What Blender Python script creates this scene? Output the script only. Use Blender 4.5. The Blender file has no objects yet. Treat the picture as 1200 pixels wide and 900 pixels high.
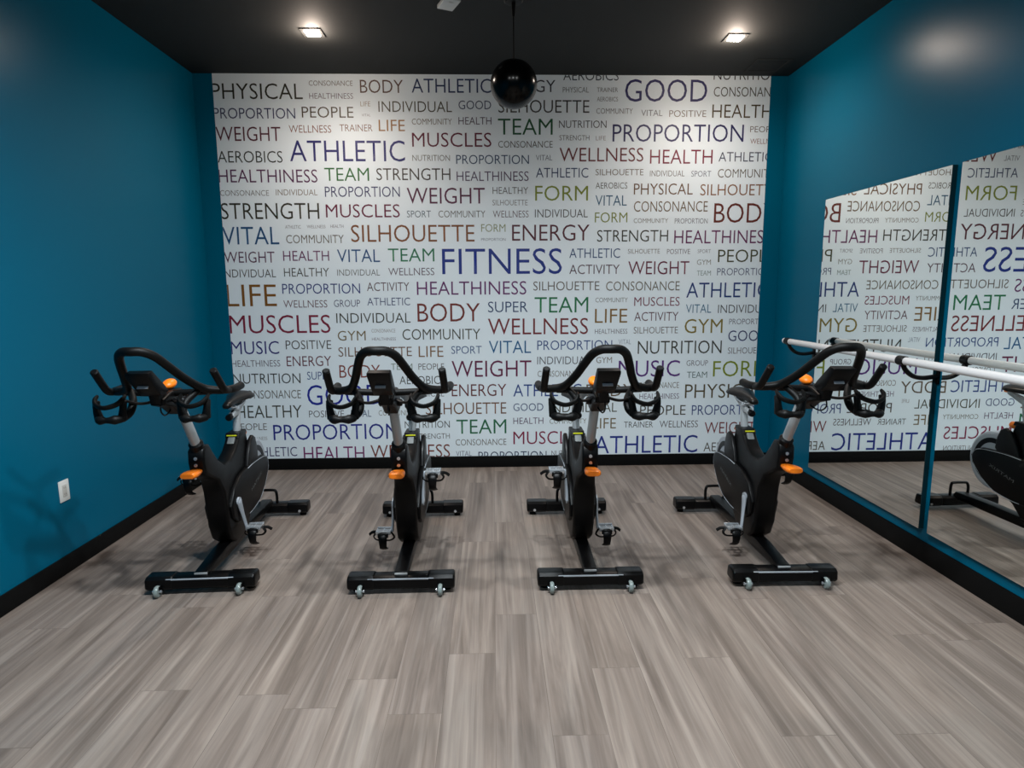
import bpy, bmesh, math, random
from mathutils import Vector, Matrix
random.seed(7)
S = bpy.context.scene
COL = S.collection

# ---------------------------------------------------------------- camera
F_PX, PITCH, YAW, ROLL = 730.6, 0.1476, 0.0289, -0.0052
CAM = Vector((2.4057, -5.4, 1.5495))
W, H, DEPTH = 4.862, 3.297, 8.0          # room: x 0..W, back wall at y = 0, front wall at y = -DEPTH


def cam_axes():
    cp, sp, cy, sy = math.cos(PITCH), math.sin(PITCH), math.cos(YAW), math.sin(YAW)
    f = Vector((sy * cp, cy * cp, -sp))
    r = Vector((cy, -sy, 0))
    u = r.cross(f)
    return r * math.cos(ROLL) + u * math.sin(ROLL), u * math.cos(ROLL) - r * math.sin(ROLL), f


AX_R, AX_U, AX_F = cam_axes()
cd = bpy.data.cameras.new('camera')
cd.sensor_width = 36
cd.lens = F_PX * 36 / 1200
cd.clip_start = 0.05
cam = bpy.data.objects.new('camera', cd)
m = Matrix((AX_R, AX_U, -AX_F)).transposed().to_4x4()
m.translation = CAM
cam.matrix_world = m
COL.objects.link(cam)
S.camera = cam

# ---------------------------------------------------------------- light and exposure
S.view_settings.view_transform = 'Standard'
S.view_settings.look = 'None'
S.view_settings.gamma = 1
S.view_settings.use_curve_mapping = False
S.view_settings.exposure = 0.0
wd = bpy.data.worlds.new('world')
S.world = wd
wd.use_nodes = True
wd.node_tree.nodes['Background'].inputs[0].default_value = (0.75, 0.88, 1.0, 1)
wd.node_tree.nodes['Background'].inputs[1].default_value = 0.0
WARM, COOL = (1.0, 0.86, 0.76), (0.86, 0.95, 1.0)
SPOT_ANGLE = 173
# x, y, watts, colour: two over the mural, a cool row over the free floor, two at the room's front
DOWNLIGHTS = [(1.193, -0.82, 57, WARM), (4.116, -0.78, 54, WARM), (1.65, -3.6, 235, COOL), (2.35, -3.6, 225, COOL), (3.05, -3.6, 190, COOL),
              (1.5, -6.5, 50, COOL), (3.4, -6.5, 50, COOL)]
LENS_EMIT = 40
HALO_W = 10.0

# ---------------------------------------------------------------- helpers


def srgb(h):
    h = h.lstrip('#')
    o = []
    for i in (0, 2, 4):
        c = int(h[i:i + 2], 16) / 255
        o.append(c / 12.92 if c <= 0.04045 else ((c + 0.055) / 1.055) ** 2.4)
    return (*o, 1)


MATS = {}


def mat(name, col, rough=0.5, metal=0.0, bump=0.0, bscale=200, spec=0.5, emit=0, coat=0):
    if name in MATS:
        return MATS[name]
    mt = bpy.data.materials.new(name)
    mt.use_nodes = True
    nt = mt.node_tree
    b = nt.nodes['Principled BSDF']
    b.inputs['Base Color'].default_value = srgb(col) if isinstance(col, str) else col
    b.inputs['Roughness'].default_value = rough
    b.inputs['Metallic'].default_value = metal
    b.inputs['Specular IOR Level'].default_value = spec
    if coat:
        b.inputs['Coat Weight'].default_value = coat
        b.inputs['Coat Roughness'].default_value = 0.08
    if emit:
        b.inputs['Emission Color'].default_value = (1, 0.97, 0.92, 1)
        b.inputs['Emission Strength'].default_value = emit
    if bump:
        tc = nt.nodes.new('ShaderNodeTexCoord')
        n = nt.nodes.new('ShaderNodeTexNoise')
        n.inputs['Scale'].default_value = bscale
        n.inputs['Detail'].default_value = 3
        bp = nt.nodes.new('ShaderNodeBump')
        bp.inputs['Strength'].default_value = bump
        bp.inputs['Distance'].default_value = 0.002
        nt.links.new(tc.outputs['Object'], n.inputs['Vector'])
        nt.links.new(n.outputs['Fac'], bp.inputs['Height'])
        nt.links.new(bp.outputs['Normal'], b.inputs['Normal'])
    MATS[name] = mt
    return mt


def finish(bm, name, angle=35):
    bmesh.ops.recalc_face_normals(bm, faces=bm.faces)
    me = bpy.data.meshes.new(name)
    bm.to_mesh(me)
    bm.free()
    for p in me.polygons:
        p.use_smooth = True
    me.set_sharp_from_angle(angle=math.radians(angle))
    return me


def obj(name, bm, material, parent=None, loc=(0, 0, 0), rot=(0, 0, 0), angle=35):
    me = finish(bm, name, angle)
    for q in (material if isinstance(material, (list, tuple)) else [material]):
        me.materials.append(q)
    o = bpy.data.objects.new(name, me)
    o.location = loc
    o.rotation_euler = rot
    if parent:
        o.parent = parent
    COL.objects.link(o)
    return o


def tag(o, label, cat, group=None):
    o['label'] = label
    o['category'] = cat
    if group:
        o['group'] = group
    return o


def thing(name, label, cat, loc=(0, 0, 0), rz=0, group=None):
    o = bpy.data.objects.new(name, None)
    o.empty_display_size = 0.1
    o.location = loc
    o.rotation_euler = (0, 0, rz)
    COL.objects.link(o)
    return tag(o, label, cat, group)


def struct(name, bm, material, angle=35):
    o = obj(name, bm, material, angle=angle)
    o['kind'] = 'structure'
    return o


def merge(dst, src, mi=0):
    me = bpy.data.meshes.new('tmp')
    src.to_mesh(me)
    src.free()
    n0 = len(dst.faces)
    dst.from_mesh(me)
    dst.faces.ensure_lookup_table()
    for f in dst.faces[n0:]:
        f.material_index = mi
    bpy.data.meshes.remove(me)


def add_box(bm, c, s, bevel=0.0, seg=2, rot=None, mi=0):
    b = bmesh.new()
    bmesh.ops.create_cube(b, size=1)
    bmesh.ops.scale(b, vec=s, verts=b.verts)
    if bevel:
        bmesh.ops.bevel(b, geom=b.edges[:], offset=bevel, segments=seg, profile=0.5, affect='EDGES')
    if rot:
        for ax, an in rot:
            bmesh.ops.rotate(b, cent=(0, 0, 0), matrix=Matrix.Rotation(an, 3, ax), verts=b.verts)
    bmesh.ops.translate(b, vec=c, verts=b.verts)
    merge(bm, b, mi)
    return bm


def add_prism(bm, poly, x0, x1, bevel=0.0, seg=2, fx=None, mi=0):
    """polygon of (y, z) extruded along x; fx(y, z) scales the half width."""
    b = bmesh.new()
    vs = [b.verts.new((x0, y, z)) for y, z in poly]
    f = b.faces.new(vs)
    r = bmesh.ops.extrude_face_region(b, geom=[f])
    nv = [g for g in r['geom'] if isinstance(g, bmesh.types.BMVert)]
    bmesh.ops.translate(b, vec=(x1 - x0, 0, 0), verts=nv)
    if bevel:
        es = [e for e in b.edges if abs(e.verts[0].co.x - e.verts[1].co.x) < 1e-6]
        bmesh.ops.bevel(b, geom=es, offset=bevel, segments=seg, profile=0.5, affect='EDGES', clamp_overlap=True)
    if fx:
        xm = (x0 + x1) / 2
        for v in b.verts:
            v.co.x = xm + (v.co.x - xm) * fx(v.co.y, v.co.z)
    bmesh.ops.triangulate(b, faces=[q for q in b.faces if len(q.verts) > 4])
    merge(bm, b, mi)
    return bm


def smooth_path(pts, k=6):
    pts = [Vector(p) for p in pts]
    if len(pts) < 3:
        return pts
    P = [pts[0] * 2 - pts[1]] + pts + [pts[-1] * 2 - pts[-2]]
    out = []
    for i in range(1, len(P) - 2):
        for j in range(k):
            t = j / k
            a, b, c, d = P[i - 1], P[i], P[i + 1], P[i + 2]
            out.append(0.5 * ((2 * b) + (c - a) * t + (2 * a - 5 * b + 4 * c - d) * t * t + (3 * b - a - 3 * c + d) * t ** 3))
    out.append(pts[-1])
    return out


def add_tube(bm, pts, r, n=12, k=6, smooth=True, flat=None, mi=0, caps=True):
    """tube along pts; r number or list per control point; flat=(a, b) scales the section's two axes."""
    path = smooth_path(pts, k) if smooth else [Vector(p) for p in pts]
    N = len(path)
    rr = []
    for i in range(N):
        if isinstance(r, (list, tuple)):
            t = i / (N - 1) * (len(r) - 1)
            a = min(int(t), len(r) - 2)
            rr.append(r[a] + (r[a + 1] - r[a]) * (t - a))
        else:
            rr.append(r)
    b = bmesh.new()
    rings = []
    up = None
    for i, p in enumerate(path):
        t = (path[min(i + 1, N - 1)] - path[max(i - 1, 0)]).normalized()
        if up is None:
            ref = Vector((0, 0, 1)) if abs(t.z) < 0.9 else Vector((1, 0, 0))
            up = (ref - t * ref.dot(t)).normalized()
        else:
            up = (up - t * up.dot(t)).normalized()
        sd = t.cross(up)
        fa, fb = flat or (1, 1)
        rings.append([b.verts.new(p + (sd * math.cos(q) * fa + up * math.sin(q) * fb) * rr[i])
                      for q in (2 * math.pi * j / n for j in range(n))])
    for i in range(N - 1):
        for j in range(n):
            b.faces.new((rings[i][j], rings[i][(j + 1) % n], rings[i + 1][(j + 1) % n], rings[i + 1][j]))
    if caps:
        for ring, sgn, i in ((rings[0], -1, 0), (rings[-1], 1, N - 1)):
            t = (path[1] - path[0]).normalized() if sgn < 0 else (path[-1] - path[-2]).normalized()
            ctr = path[i]
            inner = [b.verts.new(ctr + (v.co - ctr) * 0.72 + t * sgn * rr[i] * 0.3) for v in ring]
            for j in range(n):
                b.faces.new((ring[j], ring[(j + 1) % n], inner[(j + 1) % n], inner[j]))
            b.faces.new(inner)
    merge(bm, b, mi)
    return bm


def add_lathe(bm, prof, axis='Z', n=32, c=(0, 0, 0), mi=0):
    """prof: list of (radius, height)."""
    b = bmesh.new()
    rings = []
    for r, h in prof:
        if r < 1e-6:
            rings.append([b.verts.new((0, 0, h))])
        else:
            rings.append([b.verts.new((r * math.cos(2 * math.pi * j / n), r * math.sin(2 * math.pi * j / n), h)) for j in range(n)])
    for a, d in zip(rings, rings[1:]):
        for j in range(n):
            q = [a[j % len(a)], a[(j + 1) % len(a)], d[(j + 1) % len(d)], d[j % len(d)]]
            u = []
            for v in q:
                if v not in u:
                    u.append(v)
            if len(u) > 2:
                b.faces.new(u)
    if axis == 'X':
        bmesh.ops.rotate(b, cent=(0, 0, 0), matrix=Matrix.Rotation(math.pi / 2, 3, 'Y'), verts=b.verts)
    elif axis == 'Y':
        bmesh.ops.rotate(b, cent=(0, 0, 0), matrix=Matrix.Rotation(math.pi / 2, 3, 'X'), verts=b.verts)
    bmesh.ops.translate(b, vec=c, verts=b.verts)
    merge(bm, b, mi)
    return bm


def add_loft(bm, secs, mi=0):
    """secs: list of closed rings (lists of points with equal length)."""
    b = bmesh.new()
    rs = [[b.verts.new(p) for p in s] for s in secs]
    n = len(rs[0])
    for a, d in zip(rs, rs[1:]):
        for j in range(n):
            b.faces.new((a[j], a[(j + 1) % n], d[(j + 1) % n], d[j]))
    b.faces.new(rs[0])
    b.faces.new(rs[-1])
    merge(bm, b, mi)
    return bm


def text_mesh(txt, offset=0.0):
    cu = bpy.data.curves.new('t', 'FONT')
    cu.body = txt
    cu.size = 1
    cu.resolution_u = 3
    cu.offset = offset
    o = bpy.data.objects.new('t', cu)
    COL.objects.link(o)
    dg = bpy.context.evaluated_depsgraph_get()
    me = bpy.data.meshes.new_from_object(o.evaluated_get(dg))
    bpy.data.objects.remove(o)
    bpy.data.curves.remove(cu)
    return me


# ---------------------------------------------------------------- materials
TEAL = mat('teal_paint', '#005c78', 0.30, bump=0.06, bscale=500, spec=0.08)
TEAL_BACK = TEAL
CEIL = mat('black_ceiling_paint', '#181a19', 0.8, bump=0.1, bscale=300)
BASEB = mat('black_baseboard', '#060606', 0.75, spec=0.15)
BLACK = mat('black_plastic', '#040405', 0.42, spec=0.2)
SHROUD = mat('black_shroud', '#040405', 0.42, spec=0.2)
RUBBER = mat('black_rubber', '#050505', 0.5, spec=0.2, bump=0.15, bscale=900)
STEELBLK = mat('black_painted_steel', '#040405', 0.35, spec=0.2)
CHARC = mat('charcoal_plastic', '#0c0c0e', 0.4, spec=0.25)
SILVER = mat('brushed_aluminium', '#a4a8aa', 0.38, metal=0.25)
CHROME = mat('chrome', '#c8ccd0', 0.22, metal=0.7)
SATIN = mat('silver_plastic', '#a9b0b8', 0.35, metal=0.1)
ORANGE = mat('orange_plastic', '#f07a10', 0.4)
YELLOW = mat('yellow_mark', '#c8c818', 0.5)
GREYM = mat('grey_scale', '#666a6a', 0.5)
CLEARW = mat('grey_polyurethane_wheel', '#7f8a88', 0.25)
WHITEP = mat('white_plastic', '#d8d8d4', 0.4)
WHITEB = mat('white_enamel', '#d8d6d6', 0.35)
GLOSSB = mat('gloss_black', '#030303', 0.2, spec=0.22)
PAPER = mat('white_mural_print', '#e4eff5', 0.5)
LEATHER = mat('black_saddle_vinyl', '#090808', 0.35, spec=0.35, bump=0.1, bscale=700)
LENS = mat('lit_lens', '#ffffff', 0.4, emit=LENS_EMIT)


def floor_mat():
    mt = bpy.data.materials.new('grey_oak_vinyl_planks')
    mt.use_nodes = True
    nt = mt.node_tree
    L = nt.links.new
    b = nt.nodes['Principled BSDF']
    tc = nt.nodes.new('ShaderNodeTexCoord')

    def node(t, **kw):
        n = nt.nodes.new(t)
        for k, v in kw.items():
            setattr(n, k, v)
        return n

    mp = node('ShaderNodeMapping')
    mp.inputs['Rotation'].default_value = (0, 0, math.pi / 2)
    sx = node('ShaderNodeSeparateXYZ')
    L(tc.outputs['Object'], sx.inputs[0])
    dv = node('ShaderNodeMath', operation='DIVIDE')
    L(sx.outputs['X'], dv.inputs[0])
    dv.inputs[1].default_value = 0.2
    fl = node('ShaderNodeMath', operation='FLOOR')
    L(dv.outputs[0], fl.inputs[0])
    wn = node('ShaderNodeTexWhiteNoise', noise_dimensions='1D')
    L(fl.outputs[0], wn.inputs['W'])
    ma = node('ShaderNodeMath', operation='MULTIPLY_ADD')
    L(wn.outputs['Value'], ma.inputs[0])
    ma.inputs[1].default_value = 1.22
    L(sx.outputs['Y'], ma.inputs[2])
    cb = node('ShaderNodeCombineXYZ')
    L(sx.outputs['X'], cb.inputs['X'])
    L(ma.outputs[0], cb.inputs['Y'])
    L(cb.outputs[0], mp.inputs['Vector'])

    def brick(c1, c2, mortar):
        br = node('ShaderNodeTexBrick', offset=0.0, offset_frequency=2, squash=1)
        br.inputs['Color1'].default_value = c1
        br.inputs['Color2'].default_value = c2
        br.inputs['Mortar'].default_value = mortar
        br.inputs['Scale'].default_value = 1
        br.inputs['Mortar Size'].default_value = 0.0009
        br.inputs['Mortar Smooth'].default_value = 0.2
        br.inputs['Bias'].default_value = 0
        br.inputs['Brick Width'].default_value = 1.22
        br.inputs['Row Height'].default_value = 0.2
        L(mp.outputs['Vector'], br.inputs['Vector'])
        return br
    rnd = brick((0, 0, 0, 1), (1, 1, 1, 1), (0.35, 0.35, 0.35, 1))
    # per-plank shift of the grain
    sc = node('ShaderNodeVectorMath', operation='SCALE')
    L(rnd.outputs['Color'], sc.inputs[0])
    sc.inputs['Scale'].default_value = 7.3
    ad = node('ShaderNodeVectorMath', operation='ADD')
    L(tc.outputs['Object'], ad.inputs[0])
    L(sc.outputs[0], ad.inputs[1])

    def grain(sx, sy, detail, dist, rough=0.6):
        m2 = node('ShaderNodeMapping')
        m2.inputs['Scale'].default_value = (sx, sy, 1)
        L(ad.outputs[0], m2.inputs['Vector'])
        n = node('ShaderNodeTexNoise')
        n.inputs['Scale'].default_value = 1
        n.inputs['Detail'].default_value = detail
        n.inputs['Roughness'].default_value = rough
        n.inputs['Distortion'].default_value = dist
        L(m2.outputs[0], n.inputs['Vector'])
        return n
    broad = grain(11, 0.7, 4, 0.9)
    fine = grain(60, 1.6, 4, 0.3)
    streak = grain(26, 0.55, 2, 0.6)
    r1 = node('ShaderNodeValToRGB')
    e = r1.color_ramp.elements
    e[0].position, e[0].color = 0.30, srgb('#675b53')
    e[1].position, e[1].color = 0.72, srgb('#988b81')
    mid = e.new(0.5)
    mid.color = srgb('#80736a')
    L(broad.outputs['Fac'], r1.inputs['Fac'])
    r2 = node('ShaderNodeValToRGB')
    e = r2.color_ramp.elements
    e[0].position, e[0].color = 0.3, (0.70, 0.70, 0.70, 1)
    e[1].position, e[1].color = 0.7, (1.22, 1.21, 1.20, 1)
    L(fine.outputs['Fac'], r2.inputs['Fac'])
    mx = node('ShaderNodeMix', data_type='RGBA', blend_type='MULTIPLY')
    mx.inputs['Factor'].default_value = 0.5
    L(r1.outputs['Color'], mx.inputs['A'])
    L(r2.outputs['Color'], mx.inputs['B'])
    r3 = node('ShaderNodeValToRGB')
    e = r3.color_ramp.elements
    e[0].position, e[0].color = 0.52, (0, 0, 0, 1)
    e[1].position, e[1].color = 0.72, (1, 1, 1, 1)
    L(streak.outputs['Fac'], r3.inputs['Fac'])
    mul = node('ShaderNodeMath', operation='MULTIPLY')
    L(r3.outputs['Color'], mul.inputs[0])
    mul.inputs[1].default_value = 0.35
    m3 = node('ShaderNodeMix', data_type='RGBA', blend_type='MIX')
    L(mul.outputs[0], m3.inputs['Factor'])
    L(mx.outputs['Result'], m3.inputs['A'])
    m3.inputs['B'].default_value = srgb('#aea197')
    tone = brick((0.90, 0.90, 0.91, 1), (1.06, 1.055, 1.045, 1), (0.5, 0.48, 0.47, 1))
    m4 = node('ShaderNodeMix', data_type='RGBA', blend_type='MULTIPLY')
    m4.inputs['Factor'].default_value = 1
    L(m3.outputs['Result'], m4.inputs['A'])
    L(tone.outputs['Color'], m4.inputs['B'])
    L(m4.outputs['Result'], b.inputs['Base Color'])
    b.inputs['Roughness'].default_value = 0.48
    b.inputs['Specular IOR Level'].default_value = 0.35
    bp = node('ShaderNodeBump')
    bp.inputs['Strength'].default_value = 0.12
    bp.inputs['Distance'].default_value = 0.002
    L(fine.outputs['Fac'], bp.inputs['Height'])
    L(bp.outputs['Normal'], b.inputs['Normal'])
    return mt


FLOORM = floor_mat()
MIRROR = mat('mirror_silvering', (0.93, 0.96, 0.94, 1), 0.0, metal=1.0)
MIRROR_EDGE = mat('ground_glass_edge', '#0c2a30', 0.3)

# ---------------------------------------------------------------- room shell
T = 0.12
for name, c, s, mt in (
        ('floor', (W / 2, -DEPTH / 2, -T / 2), (W + 2 * T, DEPTH + 2 * T, T), FLOORM),
        ('ceiling', (W / 2, -DEPTH / 2, H + T / 2), (W + 2 * T, DEPTH + 2 * T, T), CEIL),
        ('wall_back', (W / 2, T / 2, H / 2), (W + 2 * T, T, H), TEAL),
        ('wall_front', (W / 2, -DEPTH - T / 2, H / 2), (W + 2 * T, T, H), TEAL),
        ('wall_left', (-T / 2, -DEPTH / 2, H / 2), (T, DEPTH, H), TEAL),
        ('wall_right', (W + T / 2, -DEPTH / 2, H / 2), (T, DEPTH, H), TEAL)):
    struct(name, add_box(bmesh.new(), c, s), mt)
BB = 0.1017
BT = 0.012
for name, c, s in (('baseboard_back', (W / 2, -BT / 2, BB / 2), (W, BT, BB)),
                   ('baseboard_left', (BT / 2, -DEPTH / 2 - BT / 2, BB / 2), (BT, DEPTH - BT, BB)),
                   ('baseboard_right', (W - BT / 2, -DEPTH / 2 - BT / 2, .0605), (BT, DEPTH - BT, .121))):
    struct(name, add_box(bmesh.new(), c, s, bevel=0.003), BASEB)

# ---------------------------------------------------------------- mural
MX0, MX1, MZ0, MZ1 = 0.1572, W - 0.1468, BB, H
mural = obj('wall_mural', add_box(bmesh.new(), ((MX0 + MX1) / 2, -0.001, (MZ0 + MZ1) / 2), (MX1 - MX0, 0.002, MZ1 - MZ0)), PAPER)
tag(mural, 'white word mural covered in coloured fitness words on the back wall', 'mural')


def on_wall(u, v):
    d = AX_F + AX_R * ((u - 600) / F_PX) - AX_U * ((v - 450) / F_PX)
    p = CAM + d * (-CAM.y / d.y)
    return p.x, p.z


CROPS = {'a': (240, 80, 5.4545), 'b': (420, 80, 5.4545), 'c': (580, 80, 5.622), 'd': (730, 80, 5.622),
         'e': (240, 210, 4.736), 'f': (440, 210, 4.739), 'g': (580, 210, 4.739), 'h': (720, 210, 4.739),
         'i': (250, 350, 4.5), 'j': (420, 350, 4.5), 'k': (560, 350, 4.5), 'l': (720, 350, 4.5)}
# word, view, left, right (or right in another view), cap top, baseline, ink
WORDS = """
PHYSICAL a 42 625 98 197 2a2a1c
CONSONANCE a 665 945 80 112 6a625c
HEALTHINESS a 668 948 160 195 6a5c6a
BODY b 10 285 75 158 5a3828
PROPORTION a 56 578 255 322 2c3666
PEOPLE a 620 950 247 316 4a4030
LIFE a 995 1058 213 243 a89a88
VITAL a 1003 1060 292 308 a0a0a8
INDIVIDUAL b 128 598 212 280 4a4636
GOOD b 640 848 208 262 243a66
WEIGHT a 70 485 375 465 5a1c30
WELLNESS a 538 808 365 412 8a5848
TRAINER a 862 1072 360 403 86604c
LIFE b 130 297 330 402 a5763c
COMMUNITY b 342 597 323 360 7a7468
HEALTH b 640 850 313 360 4a3a56
AEROBICS a 82 497 530 603 333a36
ATHLETIC a 543 b297 463 595 282a74
MUSCLES b 343 850 413 502 6a1a38
NUTRITION b 345 585 555 592 74746c
HEALTHINESS a 88 720 648 730 5a2456
TEAM a 765 1050 637 720 2c7038
STRENGTH b 115 588 640 715 403a34
PROPORTION b 625 1090 555 612 284a70
HEALTHINESS b 628 1088 660 720 5a4868
CONSONANCE a 98 410 780 815 808080
INDIVIDUAL a 455 720 775 812 84786a
PROPORTION a 768 b265 757 822 34386a
WEIGHT b 310 808 765 865 5e2448
HEALTHY b 858 1085 760 803 606060
SILHOUETTE f 650 845 115 145 909090
ATHLETIC b 340 848 68 157 1c3668
ENERGY c 10 398 78 157 2a3040
SILHOUETTE c 22 622 210 293 3a3a38
AEROBICS c 450 815 16 80 2a3a4a
PHYSICAL c 447 618 125 160 6a7070
TRAINER c 672 810 128 157 606468
AEROBICS c 672 810 190 218 6a6a6a
COMMUNITY c 668 908 265 300 787878
TEAM c 20 380 333 438 145c38
NUTRITION c 422 735 345 393 35353a
STRENGTH c 425 622 442 475 606060
LIFE c 665 730 447 475 a8a0a0
GOOD d 14 555 75 220 1c1e64
NUTRITION d 598 1028 10 77 1f1f26
CONSONANCE d 598 1054 125 187 4a4a42
HEALTH d 588 978 240 327 4a3c1c
VITAL d 120 260 275 315 6a7078
POSITIVE d 305 548 278 321 7a7068
PROPORTION c 775 d795 371 484 202260
PEOPLE d 838 1025 383 422 6a5c54
WELLNESS d 838 1028 465 498 94645c
CONSONANCE c 22 380 480 523 50504c
WELLNESS c 425 978 525 614 6c242c
HEALTH d 178 590 537 629 7c1638
ATHLETIC d 630 983 553 615 3a405c
VITAL c 270 378 572 607 74808c
ATHLETIC c 270 615 657 720 2a406c
SILHOUETTE c 663 978 665 705 706458
INDIVIDUAL d 178 405 674 712 706c6c
SPORT d 450 580 677 714 6c7484
COMMUNITY d 625 998 665 720 5c5448
FORM c 265 613 775 872 869634
AEROBICS c 663 872 753 793 60605c
PHYSICAL d 72 460 760 832 6a4826
SILHOUETTE d 510 1025 765 837 8a5a34
STRENGTH e 90 635 133 221 322e1e
MUSCLES e 672 f135 140 212 6e183e
SPORT f 175 308 175 212 60707c
COMMUNITY f 350 610 175 212 747470
WELLNESS f 652 g187 175 212 7c7078
INDIVIDUAL g 222 515 168 212 4c4c4c
VITAL g 558 732 90 147 265e82
FORM g 555 735 185 240 86923e
CONSONANCE h 108 518 123 180 6e583c
COMMUNITY h 107 298 218 243 7c7870
PROPORTION h 335 517 218 246 74747c
BODY h 553 900 134 241 6a2416
VITAL e 97 412 265 362 165688
ATHLETIC e 447 533 256 274 88888c
WELLNESS e 567 670 255 272 88848c
HEALTH e 698 770 253 270 88848c
COMMUNITY e 452 772 310 355 6a6458
SILHOUETTE e 812 f550 254 347 885430
FORM f 587 722 250 292 9ca47c
PROPORTION f 587 722 327 342 848898
ENERGY g 95 525 253 341 5e2634
STRENGTH g 567 h298 283 346 36362a
HEALTHINESS h 332 867 284 356 6c245c
WEIGHT e 107 388 403 463 5e2c50
HEALTH e 435 690 398 453 6c245c
VITAL e 735 972 390 460 24548a
TEAM f 70 327 385 457 207c54
FITNESS f 370 g372 386 526 123690
ATHLETIC g 413 695 385 437 2c4e80
SILHOUETTE h 75 252 388 413 84807c
POSITIVE h 292 420 388 415 7c747c
SPORT h 462 535 390 410 9498a0
PEOPLE h 575 892 391 460 4a4a2c
ACTIVITY g 413 692 475 526 5c4250
WEIGHT g 740 h415 456 528 6e1c3e
GYM h 458 535 447 475 94948c
TEAM h 458 535 508 535 8ca09c
PROPORTION h 570 868 494 533 5c6484
INDIVIDUAL e 95 395 501 545 504c48
HEALTHY e 440 690 493 540 46463e
INDIVIDUAL e 735 972 501 535 6c7070
WELLNESS f 72 327 493 533 685868
LIFE e 120 398 585 705 8a5a14
PROPORTION e 430 862 580 635 2c3c84
ACTIVITY e 900 f188 573 620 5c4048
HEALTHINESS f 230 838 568 641 6c246c
SILHOUETTE g 213 580 568 617 6c645c
CONSONANCE g 617 h362 568 618 706858
ATHLETIC h 400 856 574 656 163a80
WELLNESS e 437 680 672 712 745460
GROUP e 717 862 670 708 4c4c70
ATHLETIC e 902 f192 658 700 424e7c
BODY f 233 580 690 790 7c3028
SUPER f 625 g182 680 738 284876
TEAM g 220 518 655 740 0c7c4c
COMMUNITY g 558 737 658 683 80807c
MUSCLES h 110 362 655 703 7c2e4c
VITAL h 397 537 695 742 347094
INDIVIDUAL h 575 885 697 742 4c4c50
MUSCLES e 137 697 755 854 880a3c
INDIVIDUAL e 730 f195 743 797 3a3a30
GYM e 738 893 842 895 7e6c46
CONSONANCE j 70 195 160 178 9c9894
HEALTHINESS j 72 198 205 220 88808c
COMMUNITY f 150 582 832 890 4a4a3e
WELLNESS f 625 g517 773 861 7e2830
LIFE g 555 735 720 797 8c6a34
HEALTHINESS g 555 735 832 858 7c7880
ACTIVITY h 110 355 738 786 66424e
SILHOUETTE h 107 352 820 856 78706c
GYM h 390 600 777 854 8c7c32
PROPORTION h 637 867 775 805 747480
GOOD h 632 852 840 898 303c70
MUSIC i 93 347 225 292 302c80
POSITIVE i 382 622 220 266 504c48
HEALTHINESS i 98 353 325 358 746c78
ENERGY i 387 622 303 355 6e2e40
NUTRITION i 104 460 395 447 3c3c3a
SUPER i 495 625 385 426 3c5690
SILHOUETTE i 660 j282 255 304 765644
LIFE j 318 448 250 307 8c6a4c
BODY i 665 880 350 416 8e4034
TEAM j 172 285 342 375 8ca094
PEOPLE j 317 452 342 374 64605c
GOOD i 495 890 455 559 1c30a0
AEROBICS j 217 455 408 450 4a4a48
CONSONANCE i 143 462 483 526 6c6860
HEALTHY i 122 467 563 628 44443a
POSITIVE i 505 690 590 625 68686c
VITAL i 725 833 587 623 4c5c80
COMMUNITY j 107 293 588 615 94948c
PHYSICAL j 279 452 485 516 909094
PEOPLE i 120 283 658 693 74706c
WELLNESS i 187 285 728 745 a09c9c
PROPORTION i 317 j213 662 742 202c90
ATHLETIC i 174 442 783 831 464070
HEALTH i 477 797 780 850 7e2468
WELLNESS i 830 j483 770 838 7e382c
NUTRITION j 245 482 645 681 4a4a4a
STRENGTH j 305 482 711 738 606060
WEIGHT j 492 k282 327 411 6c1448
SPORT j 490 650 250 290 406092
VITAL k 58 280 222 287 24689c
PROPORTION k 313 708 220 269 2c5090
VITAL k 742 807 215 240 a0acbc
NUTRITION l 123 565 222 289 3a3a32
SILHOUETTE l 598 813 257 289 746c70
ENERGY j 492 780 451 513 6e3034
INDIVIDUAL k 313 589 305 345 52525c
GYM k 624 707 308 339 807468
CONSONANCE k 315 543 380 411 7c7874
MUSIC l 22 345 326 410 5a2480
GROUP l 380 493 325 353 686470
TEAM l 382 488 385 417 4c6c6c
FORM l 520 807 328 409 8a9c2c
SILHOUETTE j 355 780 548 608 7e5a44
ATHLETIC k 187 546 451 514 1c4490
CONSONANCE l 127 340 441 471 7c7468
HEALTHINESS l 132 340 500 528 74647c
PHYSICAL l 372 792 450 522 5c5034
GOOD k 187 345 552 591 3c5080
BODY k 572 818 451 514 6a5844
INDIVIDUAL k 378 733 550 598 4c4c3a
PEOPLE l 135 375 562 613 4c443a
LIFE l 45 85 545 564 a4a0a0
PROPORTION l 408 785 560 611 344a88
HEALTH k 187 345 627 660 5e4064
COMMUNITY k 378 572 633 658 88887c
LIFE k 606 728 630 684 7e6c44
TRAINER l 50 203 648 679 4c4c4c
WELLNESS l 238 440 643 678 60585c
WEIGHT l 475 742 650 709 7e242c
TEAM j 517 780 637 711 0c7048
MUSCLES k 187 557 699 765 8c1a48
ATHLETIC k 613 l437 722 812 1c3490
AEROBICS l 470 731 757 803 50483a
CONSONANCE j 513 780 740 772 706c64
VITAL j 515 597 803 829 787c90
PROPORTION j 633 k362 805 852 2c4064
NUTRITION k 388 551 800 826 706c6c
""".split('\n')


def ink_colour(h):
    c = srgb(h)[:3]
    g = sum(c) / 3
    return tuple(max(0.0, g + (x - g) * 1.12) * 0.74 for x in c) + (1,)


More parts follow.
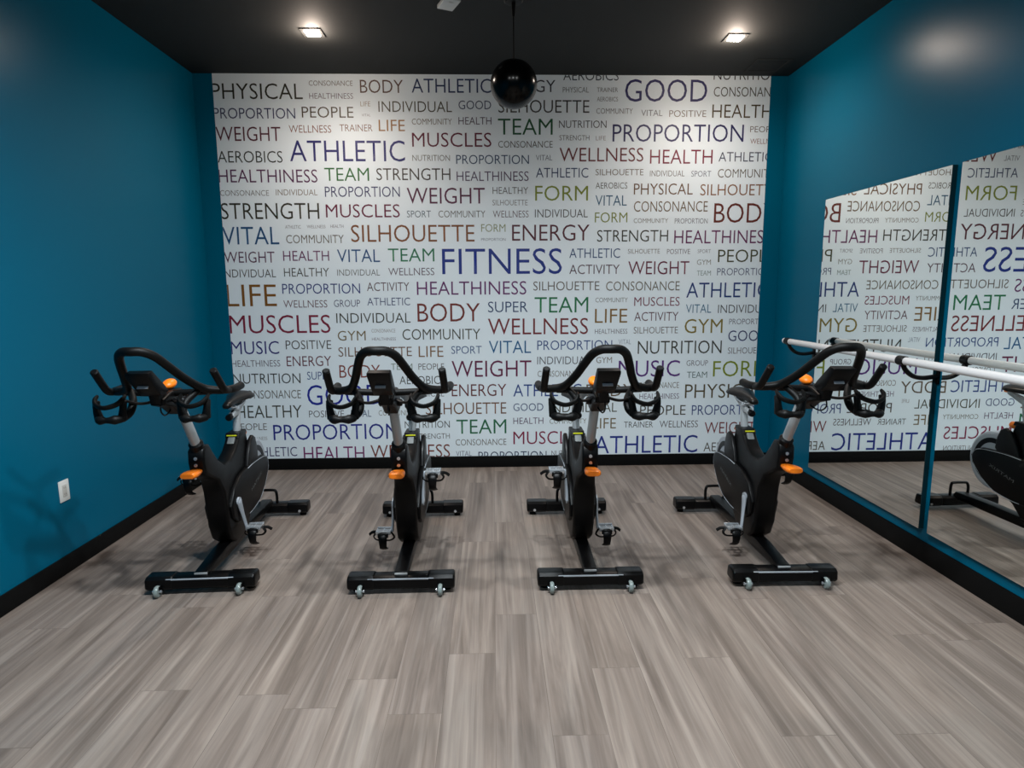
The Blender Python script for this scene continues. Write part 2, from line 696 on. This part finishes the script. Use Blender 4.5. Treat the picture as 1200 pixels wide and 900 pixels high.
def build_words():
    ref = text_mesh('H', -0.006)
    cap = max(v.co.y for v in ref.vertices)
    base = min(v.co.y for v in ref.vertices)
    big = bmesh.new()
    mats = []
    cache = {}
    for line in WORDS:
        p = line.split()
        if not p:
            continue
        word, c, l, r, t, b, ink = p
        ox, oy, s = CROPS[c]
        u0 = ox + float(l) / s
        if r[0].isalpha():
            o2, _, s2 = CROPS[r[0]]
            u1 = o2 + float(r[1:]) / s2
        else:
            u1 = ox + float(r) / s
        vt, vb = oy + float(t) / s, oy + float(b) / s
        um = (u0 + u1) / 2
        zb, zt = on_wall(um, vb)[1], on_wall(um, vt)[1]
        vm = (vt + vb) / 2
        xa, xb = on_wall(u0, vm)[0], on_wall(u1, vm)[0]
        if word not in cache:
            cache[word] = text_mesh(word, -0.006)
        me = cache[word]
        xs = [v.co.x for v in me.vertices]
        w0, w1 = min(xs), max(xs)
        tb = bmesh.new()
        tb.from_mesh(me)
        for v in tb.verts:
            fx = (v.co.x - w0) / (w1 - w0)
            fz = (v.co.y - base) / (cap - base)
            v.co = Vector((xa + (xb - xa) * fx, -0.0026, zb + (zt - zb) * fz))
        for co, no in (((MX0 + .001, 0, 0), (-1, 0, 0)), ((MX1 - .001, 0, 0), (1, 0, 0)), ((0, 0, MZ0 + .001), (0, 0, -1)), ((0, 0, MZ1 - .001), (0, 0, 1))):
            bmesh.ops.bisect_plane(tb, geom=tb.verts[:] + tb.edges[:] + tb.faces[:], plane_co=co, plane_no=no, clear_outer=True)
        mname = 'ink_' + ink
        if mname not in mats:
            mats.append(mname)
        merge(big, tb, mats.index(mname))
    me = bpy.data.meshes.new('lettering')
    bmesh.ops.recalc_face_normals(big, faces=big.faces)
    for f in big.faces:
        if f.normal.y > 0:
            f.normal_flip()
    big.to_mesh(me)
    big.free()
    for n in mats:
        me.materials.append(mat(n, ink_colour(n[4:]), 0.55))
    o = bpy.data.objects.new('lettering', me)
    o.parent = mural
    o['label'] = 'printed words in many colours and sizes'
    COL.objects.link(o)


build_words()

# ---------------------------------------------------------------- mirrors on the right wall
MT = 0.03
for i, (ya, yb, lab) in enumerate(((-0.782, -2.052, 'wall mirror nearer the back corner, reflecting the word mural'),
                                   (-2.120, -3.45, 'wall mirror cut by the right picture edge, reflecting the mural and a bike'))):
    zc, zh = (0.190 + 2.198) / 2, 2.198 - 0.190
    bm = bmesh.new()
    add_box(bm, (W - MT / 2, (ya + yb) / 2, zc), (MT, abs(ya - yb), zh), bevel=0.0015, seg=1)
    for f in bm.faces:
        f.material_index = 0 if abs(f.normal.x) > 0.99 else 1
    o = obj('wall_mirror', bm, [MIRROR, MIRROR_EDGE], angle=10)
    for p in o.data.polygons:
        p.use_smooth = False
    tag(o, lab, 'mirror', 'mirrors on the right wall')

# ---------------------------------------------------------------- ballet barre
BX, BZ = W - 0.212, 1.162
bar = thing('ballet_barre', 'white round ballet barre on black curved brackets along the mirrored wall', 'barre', (W, -2.0, BZ))


def L(x, y, z):
    return (x - W, y + 2.0, z - BZ)


bm = add_tube(bmesh.new(), [L(BX, -0.655, BZ), L(BX, -3.6, BZ)], 0.0215, n=20, smooth=False)
obj('rail', bm, WHITEB, bar)
for y in (-0.713, -2.055, -3.42):
    b = bmesh.new()
    add_tube(b, [L(BX, y - 0.026, BZ), L(BX, y + 0.026, BZ)], 0.0265, n=20, smooth=False)
    add_tube(b, [L(BX + .004, y, BZ - .02), L(BX + .025, y, BZ - .055), L(BX + .07, y, BZ - .088), L(BX + .13, y, BZ - .098), L(W - .004, y, BZ - .088)],
             0.017, n=10, flat=(1.0, 0.75))
    add_box(b, L(W - .006, y, BZ - .075), (.012, .034, .115), bevel=.004)
    obj('bracket', b, BLACK, bar)

# ---------------------------------------------------------------- ceiling things
names = ['square ceiling downlight above the left end of the mural', 'square ceiling downlight above the right end of the mural',
         'left downlight of the ceiling row over the free floor', 'middle downlight of the ceiling row over the free floor', 'right downlight of the ceiling row over the free floor',
         'ceiling downlight by the front wall, nearer the left wall', 'ceiling downlight by the front wall, nearer the mirror wall']
for (x, y, watts, colour), lab in zip(DOWNLIGHTS, names):
    t = thing('downlight', lab, 'light', (x, y, H), 0, 'square ceiling downlights')
    s = 0.048
    b = bmesh.new()
    for cx, cy, sx, sy in ((0, s + .012, 2 * s + .048, .024), (0, -s - .012, 2 * s + .048, .024), (s + .012, 0, .024, 2 * s), (-s - .012, 0, .024, 2 * s)):
        add_box(b, (cx, cy, -.003), (sx, sy, .006), bevel=.001, seg=1)
    obj('trim_ring', b, CEIL, t)
    obj('lens', add_box(bmesh.new(), (0, 0, -.005), (2 * s - .004, 2 * s - .004, .010), bevel=.004), LENS, t)
    sp = bpy.data.lights.new('spot', 'SPOT')
    sp.energy = watts
    sp.color = colour
    sp.spot_size = math.radians(SPOT_ANGLE)
    sp.spot_blend = 1.0
    sp.shadow_soft_size = 0.05
    so = bpy.data.objects.new('lamp_light', sp)
    so.location = (0, 0, -.07)
    so.parent = t
    COL.objects.link(so)
    pl = bpy.data.lights.new('added_halo', 'POINT')  # extra point light under the lens, added to imitate lens glare on the ceiling
    pl.energy = HALO_W if y > -2 else HALO_W * .3
    pl.color = (1.0, 0.82, 0.68)
    pl.shadow_soft_size = 0.03
    po = bpy.data.objects.new('added_halo_light', pl)
    po.location = (0, 0, -.05)
    po.parent = t
    COL.objects.link(po)

PB = (2.544, -1.33)
pend = thing('pendant_speaker', 'glossy black ball hanging on a thin cord from the ceiling', 'pendant', (PB[0], PB[1], H))
zc = 2.812 - H
R = 0.144
prof = []
for i in range(25):
    a = -math.pi / 2 + math.pi * i / 24
    r, z = R * math.cos(a), R * 0.99 * math.sin(a)
    if z > R * .90:
        z = R * .90 + (z - R * .90) * .4
    prof.append((max(r, 0), z))
obj('ball', add_lathe(bmesh.new(), prof, n=40, c=(0, 0, zc)), GLOSSB, pend)
obj('cord', add_tube(bmesh.new(), [(0, 0, 0), (0, 0, zc + R)], 0.004, n=8, smooth=False), BLACK, pend)
obj('strain_relief', add_lathe(bmesh.new(), [(0, -.10), (.008, -.10), (.013, -.02), (.013, 0), (0, 0)], n=16), BLACK, pend)
obj('canopy', add_lathe(bmesh.new(), [(0, -.022), (.05, -.020), (.058, -.012), (.06, 0), (0, 0)], n=28), BLACK, pend)

# white rectangular box on the ceiling, cut by the top picture edge
bx = thing('ceiling_sensor', 'small white rectangular box on the black ceiling at the top picture edge', 'sensor', (2.152, -1.300, H), math.radians(24))
obj('housing', add_box(bmesh.new(), (0, 0, -.012), (.100, .15, .024), bevel=.004), WHITEP, bx)
obj('lens_window', add_box(bmesh.new(), (0, -.03, -.026), (.03, .03, .006), bevel=.002), WHITEP, bx)

# black air vent in the back right ceiling corner
vt = thing('ceiling_vent', 'black square air vent in the ceiling corner above the right teal strip', 'vent', (4.58, -.25, H))
b = bmesh.new()
for cx, cy, sx, sy in ((0, .125, .28, .03), (0, -.125, .28, .03), (.125, 0, .03, .22), (-.125, 0, .03, .22)):
    add_box(b, (cx, cy, -.004), (sx, sy, .006), bevel=.002, seg=1)
obj('vent_frame', b, CEIL, vt)
b = bmesh.new()
for k in range(9):
    add_box(b, (0, -.096 + k * .024, -.003), (.22, .021, .003))
obj('louvers', b, CEIL, vt)

# outlet on the left wall
ot = thing('wall_outlet', 'white electrical outlet low on the left teal wall', 'outlet', (0, -1.976, .4625))
obj('cover_plate', add_box(bmesh.new(), (.003, 0, 0), (.006, .080, .120), bevel=.0025), WHITEP, ot)
b = bmesh.new()
add_box(b, (.0065, 0, 0), (.004, .034, .068), bevel=.0015)
o = obj('receptacle', b, mat('receptacle_grey', '#b9b6b0', .4), ot)
for zz in (.018, -.018):
    for yy in (-.006, .006):
        obj('slot', add_box(bmesh.new(), (.0086, yy, zz), (.0008, .002, .008)), BLACK, o)

# ---------------------------------------------------------------- exercise bikes (front of the bike = -y, origin on the floor at mid base)
PIV = (-0.20, 0.365)
CL = 0.178


def stabilizer(bm, yc, z0, z1, d):
    hw = 0.2775
    prof = [(-d / 2, z0 + .012), (-d / 2 + .012, z0), (d / 2 - .012, z0), (d / 2, z0 + .012), (d / 2 - .008, z1 - .008), (d / 2 - .02, z1), (-d / 2 + .02, z1), (-d / 2 + .004, z1 - .012)]
    add_prism(bm, [(yc + y, z) for y, z in prof], -hw + .06, hw - .06, bevel=.003)
    for s in (-1, 1):          # moulded end covers, slightly proud and rounded
        b = bmesh.new()
        add_prism(b, [(yc + y * 1.06, z0 - .002 + (z - z0) * 1.10) for y, z in prof], min(s * .135, s * hw), max(s * .135, s * hw), bevel=.012, seg=3)
        merge(bm, b)


def outline(poly, x, r, bm):
    add_tube(bm, [(x, y, z) for y, z in poly], r, n=8, k=4)


def saddle_bm():
    secs = []
    # y, half width, top z, bottom z
    for y, w, zt, zb in ((-.075, .012, .902, .888), (-.068, .022, .912, .880), (-.03, .027, .922, .884), (.02, .034, .931, .890), (.07, .048, .938, .897),
                         (.12, .068, .944, .903), (.16, .082, .948, .906), (.195, .080, .950, .910), (.215, .062, .946, .916), (.222, .035, .938, .922)):
        ring = []
        n = 20
        for j in range(n):
            a = 2 * math.pi * j / n
            cx, sz = math.cos(a), math.sin(a)
            e = .75
            px = w * math.copysign(abs(cx) ** e, cx)
            zm = (zt + zb) / 2
            pz = zm + (zt - zm) * math.copysign(abs(sz) ** e, sz)
            pz -= .016 * (abs(px) / .082) ** 2 * (1 if sz >= 0 else .6)
            ring.append((px, y, pz))
        secs.append(ring)
    return add_loft(bmesh.new(), secs)


BODY = [(-.19, .12), (-.26, .165), (-.30, .25), (-.315, .36), (-.33, .46), (-.37, .54), (-.45, .585), (-.505, .615), (-.522, .68), (-.518, .745), (-.49, .765),
        (-.44, .762), (-.40, .715), (-.33, .645), (-.25, .598), (-.16, .60), (-.08, .635), (-.025, .68), (.0, .712), (.105, .712), (.125, .66), (.15, .58), (.21, .5),
        (.21, .3), (.05, .2), (-.02, .13)]
COVER = [(-.285, .36), (-.265, .285), (-.20, .238), (-.10, .225), (.04, .225), (.18, .245), (.29, .305), (.375, .39), (.39, .44), (.365, .485), (.30, .508), (.12, .518),
         (-.10, .50), (-.22, .452)]
FIN = [(.02, .49), (.055, .58), (.105, .655), (.150, .674), (.185, .655), (.205, .605), (.215, .53), (.16, .47)]


def body_width(y, z):
    t = min(max((z - .50) / .10, 0), 1)
    return 1.0 + (0.70 - 1.0) * t


def make_bike(root):
    P = {}

    HEAD = ('stem', 'handlebar', 'bar_end_grip', 'console', 'console_label', 'tension_knob', 'bottle_cage', 'cage_arm', 'cable')

    def part(name, bm, m, loc=(0, 0, 0), parent=None, angle=35, label=None):
        if name in HEAD:
            bmesh.ops.translate(bm, vec=(0, -.05, 0), verts=bm.verts)
        o = obj(name, bm, m, parent or root, loc=loc, angle=angle)
        if label:
            o['label'] = label
        P.setdefault(name, []).append(o)
        return o
    # base
    b = bmesh.new()
    add_prism(b, [(-.575, .092), (-.56, .112), (-.30, .135), (.3, .135), (.54, .125), (.56, .10), (.55, .075), (.3, .072), (-.3, .072), (-.56, .08)], -.036, .036, bevel=.008)
    part('base_beam', b, STEELBLK)
    part('beam_end_plate', add_box(bmesh.new(), (0, -.569, .1025), (.066, .008, .010), bevel=.002, rot=None), SILVER, label='silver end plate')
    b = bmesh.new()
    stabilizer(b, -.545, .028, .092, .098)
    fs = part('front_stabilizer', b, STEELBLK)
    part('edge_strip', add_box(bmesh.new(), (0, -.5895, .083), (.34, .005, .008), bevel=.0015), SATIN, parent=fs, label='thin silver strip')
    for s in (-1, 1):
        b = bmesh.new()
        add_lathe(b, [(0, -.011), (.016, -.011), (.020, -.012), (.027, -.010), (.031, -.004), (.031, .004), (.027, .010), (.020, .012), (.016, .011), (0, .011)], axis='X', n=28)
        w = part('transport_wheel', b, CLEARW, loc=(s * .205, -.612, .0315), parent=fs, label='grey transport wheel')
        b = bmesh.new()
        add_lathe(b, [(0, -.022), (.008, -.022), (.008, .022), (0, .022)], axis='X', n=12)
        part('axle_bolt', b, CHROME, parent=w)
        b = bmesh.new()
        for q in (-1, 1):
            add_box(b, (s * .205 + q * .0145, -.597, .042), (.004, .045, .034), bevel=.0015)
        add_box(b, (s * .205, -.590, .052), (.034, .012, .014), bevel=.0015)
        part('wheel_fork', b, STEELBLK, parent=fs)
        b = add_lathe(bmesh.new(), [(0, 0), (.022, 0), (.022, .012), (.012, .016), (.012, .030), (0, .030)], n=20, c=(s * .235, -.53, 0))
        part('levelling_foot', b, RUBBER, parent=fs)
    b = bmesh.new()
    stabilizer(b, .565, .028, .094, .100)
    rs = part('rear_stabilizer', b, STEELBLK)
    for s in (-1, 1):
        b = add_lathe(bmesh.new(), [(0, 0), (.022, 0), (.022, .012), (.012, .016), (.012, .030), (0, .030)], n=20, c=(s * .235, .565, 0))
        part('levelling_foot', b, RUBBER, parent=rs)
        part('cap_bolt', add_lathe(bmesh.new(), [(0, -.006), (.008, -.006), (.009, 0), (0, 0)], axis='Y', n=14, c=(s * .225, .506, .045)), CHROME, parent=rs)
    b = add_tube(bmesh.new(), [(-.065, .55, .085), (-.065, .55, .15), (-.058, .553, .178), (-.04, .556, .186), (.04, .556, .186), (.058, .553, .178), (.065, .55, .15), (.065, .55, .085)], .0095, n=12, k=5)
    part('lift_handle', b, STEELBLK)
    # body
    b = bmesh.new()
    add_prism(b, BODY, -.060, .060, bevel=.016, seg=3, fx=body_width)
    part('frame_shroud', b, SHROUD, angle=50)
    b = bmesh.new()
    add_lathe(b, [(0, -.046), (.06, -.046), (.155, -.044), (.176, -.046), (.19, -.038), (.196, -.02), (.196, .02), (.19, .038), (.176, .046), (.155, .044), (.06, .046), (0, .046)], axis='X', n=56, c=(0, .250, .432))
    fw = part('flywheel', b, SATIN, label='silver flywheel')
    for q in (-1, 1):
        b = add_lathe(bmesh.new(), [(.118, -.0015), (.150, -.0015), (.150, .0015), (.118, .0015), (.118, -.0015)], axis='X', n=48, c=(q * .0465, .250, .432))
        part('flywheel_band', b, CHARC, parent=fw, label='dark band')
    for s in (-1, 1):
        b = bmesh.new()
        add_prism(b, FIN, min(s * .044, s * .070), max(s * .044, s * .070), bevel=.009, seg=3)
        part('flywheel_guard', b, CHARC)
        b = bmesh.new()
        add_prism(b, COVER, min(s * .047, s * .078), max(s * .047, s * .078), bevel=.010, seg=3)
        dc = part('drive_cover', b, SHROUD)
        b = bmesh.new()
        outline([(-.02, .229), (.04, .231), (.175, .252), (.281, .310), (.363, .393), (.376, .439), (.355, .477), (.295, .498), (.12, .508), (0, .503)], s * .0755, .0028, b)
        part('cover_trim', b, SATIN, parent=dc, label='thin silver trim line')
        me = text_mesh('MATRIX', -.005)
        tb = bmesh.new()
        tb.from_mesh(me)
        xs = [v.co.x for v in me.vertices]
        x0, x1 = min(xs), max(xs)
        ln, hh, th = .205, .021, math.radians(16)
        for v in tb.verts:
            a = (v.co.x - x0) / (x1 - x0) * ln - ln / 2
            c = v.co.y / .72 * hh - hh / 2
            dy, dz = math.cos(th), math.sin(th)
            if s > 0:      # reads from the front of the bike to its rear
                y, z = .13 + a * dy - c * dz, .385 + a * dz + c * dy
            else:
                y, z = .13 - a * dy - c * dz, .385 - a * dz + c * dy
            v.co = Vector((s * .0788, y, z))
        part('lettering', tb, GREYM, parent=dc, label='grey raised letters')
    # head block
    b = bmesh.new()
    add_tube(b, [(0, -.480, .738), (0, -.506, .782)], .036, n=18, smooth=False)
    part('post_collar', b, BLACK)
    b = bmesh.new()
    for z, y in ((.705, -.519), (.67, -.520)):
        add_lathe(b, [(0, -.008), (.008, -.007), (.009, .004), (0, .004)], axis='Y', n=14, c=(0, y - .002, z))
    part('clamp_bolt', b, CHROME)
    b = bmesh.new()
    secs = []
    for y, w, h in ((-.50, .024, .010), (-.53, .030, .013), (-.56, .037, .016), (-.60, .040, .018), (-.622, .039, .017), (-.634, .033, .011)):
        zc_ = .637 + (y + .50) * -.05
        secs.append([(w * math.copysign(abs(math.cos(a)) ** .6, math.cos(a)), y, zc_ + h * math.copysign(abs(math.sin(a)) ** .8, math.sin(a))) for a in [2 * math.pi * j / 20 for j in range(20)]])
    add_loft(b, secs)
    part('resistance_lever', b, ORANGE, label='orange resistance lever')
    b = bmesh.new()
    add_tube(b, [(0, -.474, .73), (0, -.675, 1.05)], .0235, n=20, smooth=False, flat=(1.0, 1.15))
    part('handlebar_post', b, SILVER, label='silver handlebar post')
    # stem and handlebar
    b = bmesh.new()
    add_prism(b, [(-.585, .985), (-.65, .975), (-.72, 1.02), (-.81, 1.045), (-.815, 1.075), (-.74, 1.098), (-.63, 1.10), (-.575, 1.07), (-.565, 1.02)], -.034, .034, bevel=.010, seg=3)
    add_tube(b, [(-.05, -.66, 1.03), (.05, -.66, 1.03)], .018, n=14, smooth=False)
    part('stem', b, BLACK)
    b = bmesh.new()
    half = [(.275, -.535, 1.093), (.272, -.60, 1.090), (.258, -.665, 1.092), (.215, -.70, 1.096), (.165, -.735, 1.115), (.128, -.815, 1.170), (.098, -.895, 1.235), (.073, -.95, 1.282), (.040, -.985, 1.305)]
    pts = half + [(0, -1.0, 1.308)] + [(-x, y, z) for x, y, z in reversed(half)]
    add_tube(b, pts, .0190, n=16, k=6)
    add_tube(b, [(-.20, -.705, 1.092), (0, -.70, 1.085), (.20, -.705, 1.092)], .016, n=14)
    part('handlebar', b, RUBBER)
    for s in (-1, 1):
        b = bmesh.new()
        add_tube(b, [(s * .262, -.635, 1.090), (s * .262, -.69, 1.093), (s * .262, -.725, 1.108), (s * .260, -.765, 1.148), (s * .257, -.815, 1.203)], .0172, n=14)
        part('bar_end_grip', b, RUBBER)
    # console
    b = bmesh.new()
    add_prism(b, [(-.930, 1.220), (-.970, 1.212), (-.967, 1.196), (-.897, 1.126), (-.862, 1.100), (-.815, 1.096), (-.785, 1.112), (-.825, 1.145)], -.05, .05, bevel=.006, seg=2,
              fx=lambda y, z: 0.82 + .18 * min(max((z - 1.06) / .14, 0), 1))
    add_prism(b, [(-.85, 1.115), (-.83, 1.055), (-.77, 1.05), (-.77, 1.125)], -.022, .022, bevel=.005)
    cs = part('console', b, BLACK)
    n_ = Vector((0, -.70, -.714))
    mid = Vector((0, -.922, 1.150)) + n_ * .001
    part('console_label', add_box(bmesh.new(), mid, (.046, .024, .003), bevel=.001, rot=[('X', math.radians(-45))] and [('X', math.radians(45))]), SATIN, parent=cs, label='silver label plate')
    b = bmesh.new()
    bmesh.ops.create_uvsphere(b, u_segments=24, v_segments=14, radius=1)
    bmesh.ops.scale(b, vec=(.030, .042, .022), verts=b.verts)
    bmesh.ops.rotate(b, cent=(0, 0, 0), matrix=Matrix.Rotation(.25, 3, 'X'), verts=b.verts)
    bmesh.ops.translate(b, vec=(-.014, -.650, 1.122), verts=b.verts)
    part('tension_knob', b, ORANGE, label='orange adjusting knob')
    # cages
    for s in (-1, 1):
        b = bmesh.new()
        cx, cy = s * .180, -.850
        ring = [(10, 1.098), (-15, 1.084), (-45, 1.066), (-90, 1.055), (-135, 1.066), (-165, 1.084), (-190, 1.098)]
        add_tube(b, [(cx + .060 * math.cos(math.radians(a)), cy + .055 * math.sin(math.radians(a)), z) for a, z in ring],
                 [.007, .0115, .011, .0105, .011, .0115, .007], n=10, k=5, flat=(.8, 1.15))
        dish = [-190, -160, -125, -90, -55, -20, 10]
        add_tube(b, [(cx + .050 * math.cos(math.radians(a)), cy + .046 * math.sin(math.radians(a)), .998) for a in dish],
                 [.010, .017, .021, .011, .021, .017, .010], n=12, k=5)
        add_lathe(b, [(0, .982), (.034, .982), (.044, .988), (.044, .998), (0, .994)], n=24, c=(cx, cy, 0))
        for q in (-1, 1):
            add_tube(b, [(cx + q * .057, cy - .006, 1.076), (cx + q * .056, cy - .012, 1.04), (cx + q * .049, cy - .010, .998)], [.012, .012, .016], n=10, flat=(.9, 1.3))
        add_tube(b, [(s * .155, -.725, 1.105), (s * .118, -.785, 1.062), (s * .115, -.825, 1.02), (s * .138, -.852, .993)], [.014, .017, .018, .016], n=12)
        part('bottle_cage', b, RUBBER)
        b = add_tube(bmesh.new(), [(s * .03, -.72, 1.058), (s * .07, -.765, 1.050), (s * .10, -.80, 1.056), (s * .125, -.845, 1.078)], .0095, n=10, flat=(1.3, .7))
        part('cage_arm', b, CHARC)
    b = add_tube(bmesh.new(), [(.01, -.80, 1.06), (.012, -.81, 1.02), (.008, -.77, .992), (0, -.71, .995), (-.005, -.66, 1.015)], .0035, n=8)
    part('cable', b, BLACK)
    # seat
    b = bmesh.new()
    add_prism(b, [(-.018, .695), (.128, .695), (.118, .722), (-.006, .722)], -.040, .040, bevel=.006)
    part('seat_tube_collar', b, BLACK)
    part('height_mark', add_box(bmesh.new(), (0, -.0195, .710), (.056, .006, .007), bevel=.001), YELLOW, label='yellow mark')
    part('height_scale', add_prism(bmesh.new(), [(-.050, .668), (-.022, .700), (.0, .700), (.0, .668)], -.020, .020, bevel=.004), GREYM, label='grey height scale')
    b = add_tube(bmesh.new(), [(0, .062, .68), (0, .098, .865)], .0185, n=18, smooth=False, flat=(1, 1.2))
    part('seat_post', b, SILVER, label='silver seat post')
    b = bmesh.new()
    add_prism(b, [(-.01, .812), (.0, .842), (.20, .898), (.225, .898), (.222, .880), (.13, .840), (.07, .815)], -.017, .017, bevel=.006)
    part('saddle_slider', b, SILVER, label='silver slider rail')
    b = bmesh.new()
    add_lathe(b, [(0, -.02), (.016, -.02), (.020, -.012), (.020, .012), (.016, .02), (0, .02)], axis='Y', n=20, c=(0, -.03, .822))
    add_tube(b, [(0, -.01, .826), (0, .03, .84)], .012, n=12, smooth=False)
    part('slider_knob', b, BLACK)
    part('saddle', saddle_bm(), LEATHER, angle=60)
    b = bmesh.new()
    for s in (-1, 1):
        add_tube(b, [(s * .012, -.05, .890), (s * .018, .0, .876), (s * .022, .06, .872), (s * .030, .12, .882), (s * .036, .18, .912)], .0045, n=8)
    add_box(b, (0, .05, .866), (.058, .04, .022), bevel=.004)
    part('saddle_rails', b, CHROME, label='chrome saddle rails')
    b = bmesh.new()
    add_lathe(b, [(0, 0), (.014, 0), (.022, .01), (.024, .035), (.018, .048), (0, .05)], axis='Y', n=18, c=(0, .185, .688))
    part('height_lever', b, ORANGE, label='orange seat height knob')
    part('slide_lever', add_box(bmesh.new(), (0, .235, .895), (.034, .03, .012), bevel=.004), ORANGE, label='orange slide lever')
    # cranks (own origin at the pivot) and pedals (own origin at the spindle)
    for s in (-1, 1):
        b = bmesh.new()
        add_tube(b, [(s * .083, 0, 0), (s * .090, 0, -CL * .5), (s * .098, 0, -CL)], [.026, .017, .0145], n=14, k=6, flat=(1.0, .5))
        add_lathe(b, [(0, -.006), (.024, -.006), (.024, .006), (0, .006)], axis='X', n=20, c=(s * .083, 0, 0))
        part('crank_arm', b, SATIN, loc=(0, PIV[0], PIV[1]), label='silver crank arm')
        b = bmesh.new()
        add_tube(b, [(s * .095, 0, 0), (s * .185, 0, 0)], .008, n=10, smooth=False)
        for yy in (-.034, .034):
            add_box(b, (s * .146, yy, 0), (.085, .010, .022), bevel=.002)
        for xx in (.108, .146, .184):
            add_box(b, (s * xx, 0, 0), (.008, .07, .016), bevel=.002)
        pd = part('pedal', b, CHROME, label='silver cage pedal')
        b = bmesh.new()       # toe clip hangs below the front plate
        add_tube(b, [(s * .146, -.036, 0), (s * .146, -.058, -.030), (s * .146, -.050, -.075), (s * .146, -.018, -.098)], [.024, .024, .020, .026], n=10, flat=(1.0, .28))
        add_box(b, (s * .146, -.045, -.012), (.06, .012, .024), bevel=.003)
        part('toe_clip', b, BLACK, parent=pd)
        b = add_tube(bmesh.new(), [(s * .104, 0, -.01), (s * .088, -.008, -.036), (s * .112, -.012, -.052), (s * .15, -.014, -.050), (s * .19, -.010, -.048), (s * .205, -.004, -.030), (s * .192, 0, -.008), (s * .215, .012, -.012), (s * .235, .02, -.028)],
                     .004, n=8, flat=(2.2, .6))
        part('toe_strap', b, RUBBER, parent=pd)
    return P


def pose_cranks(root, s_down, ang):
    """s_down: side (+1 or -1) whose pedal is low; ang: swing of the low crank towards the rear."""
    arms = sorted([c for c in root.children if c.name.startswith('crank_arm')], key=lambda o: o.data.vertices[0].co.x)
    peds = sorted([c for c in root.children if c.name.startswith('pedal')], key=lambda o: o.data.vertices[0].co.x)
    for s, arm, ped in zip((-1, 1), arms, peds):
        th = ang if s == s_down else ang + math.pi
        arm.rotation_euler = (th, 0, 0)
        ped.location = (0, PIV[0] + CL * math.sin(th), PIV[1] - CL * math.cos(th))


def copy_tree(o, parent=None):
    c = o.copy()
    COL.objects.link(c)
    if parent:
        c.parent = parent
    for ch in list(o.children):
        copy_tree(ch, c)
    return c


GB = 'exercise bikes in a row'
BIKES = [((.842, -1.715), 2.6, 1, 16, 'black indoor exercise bike on the far left beside the left teal wall'),
         ((1.908, -1.760), 0.5, -1, 4, 'black indoor exercise bike second from the left in front of the mural'),
         ((2.902, -1.760), -0.2, 1, 4, 'black indoor exercise bike third from the left in front of the mural'),
         ((3.940, -1.760), -1.2, -1, -4, 'black indoor exercise bike on the far right beside the mirror wall')]
proto = None
for (x, y), rz, sd, ang, lab in BIKES:
    if proto is None:
        proto = thing('exercise_bike', lab, 'exercise bike', (x, y, 0), math.radians(rz), GB)
        make_bike(proto)
        r = proto
    else:
        r = copy_tree(proto)
        r.location = (x, y, 0)
        r.rotation_euler = (0, 0, math.radians(rz))
        r['label'] = lab
    pose_cranks(r, sd, math.radians(ang))
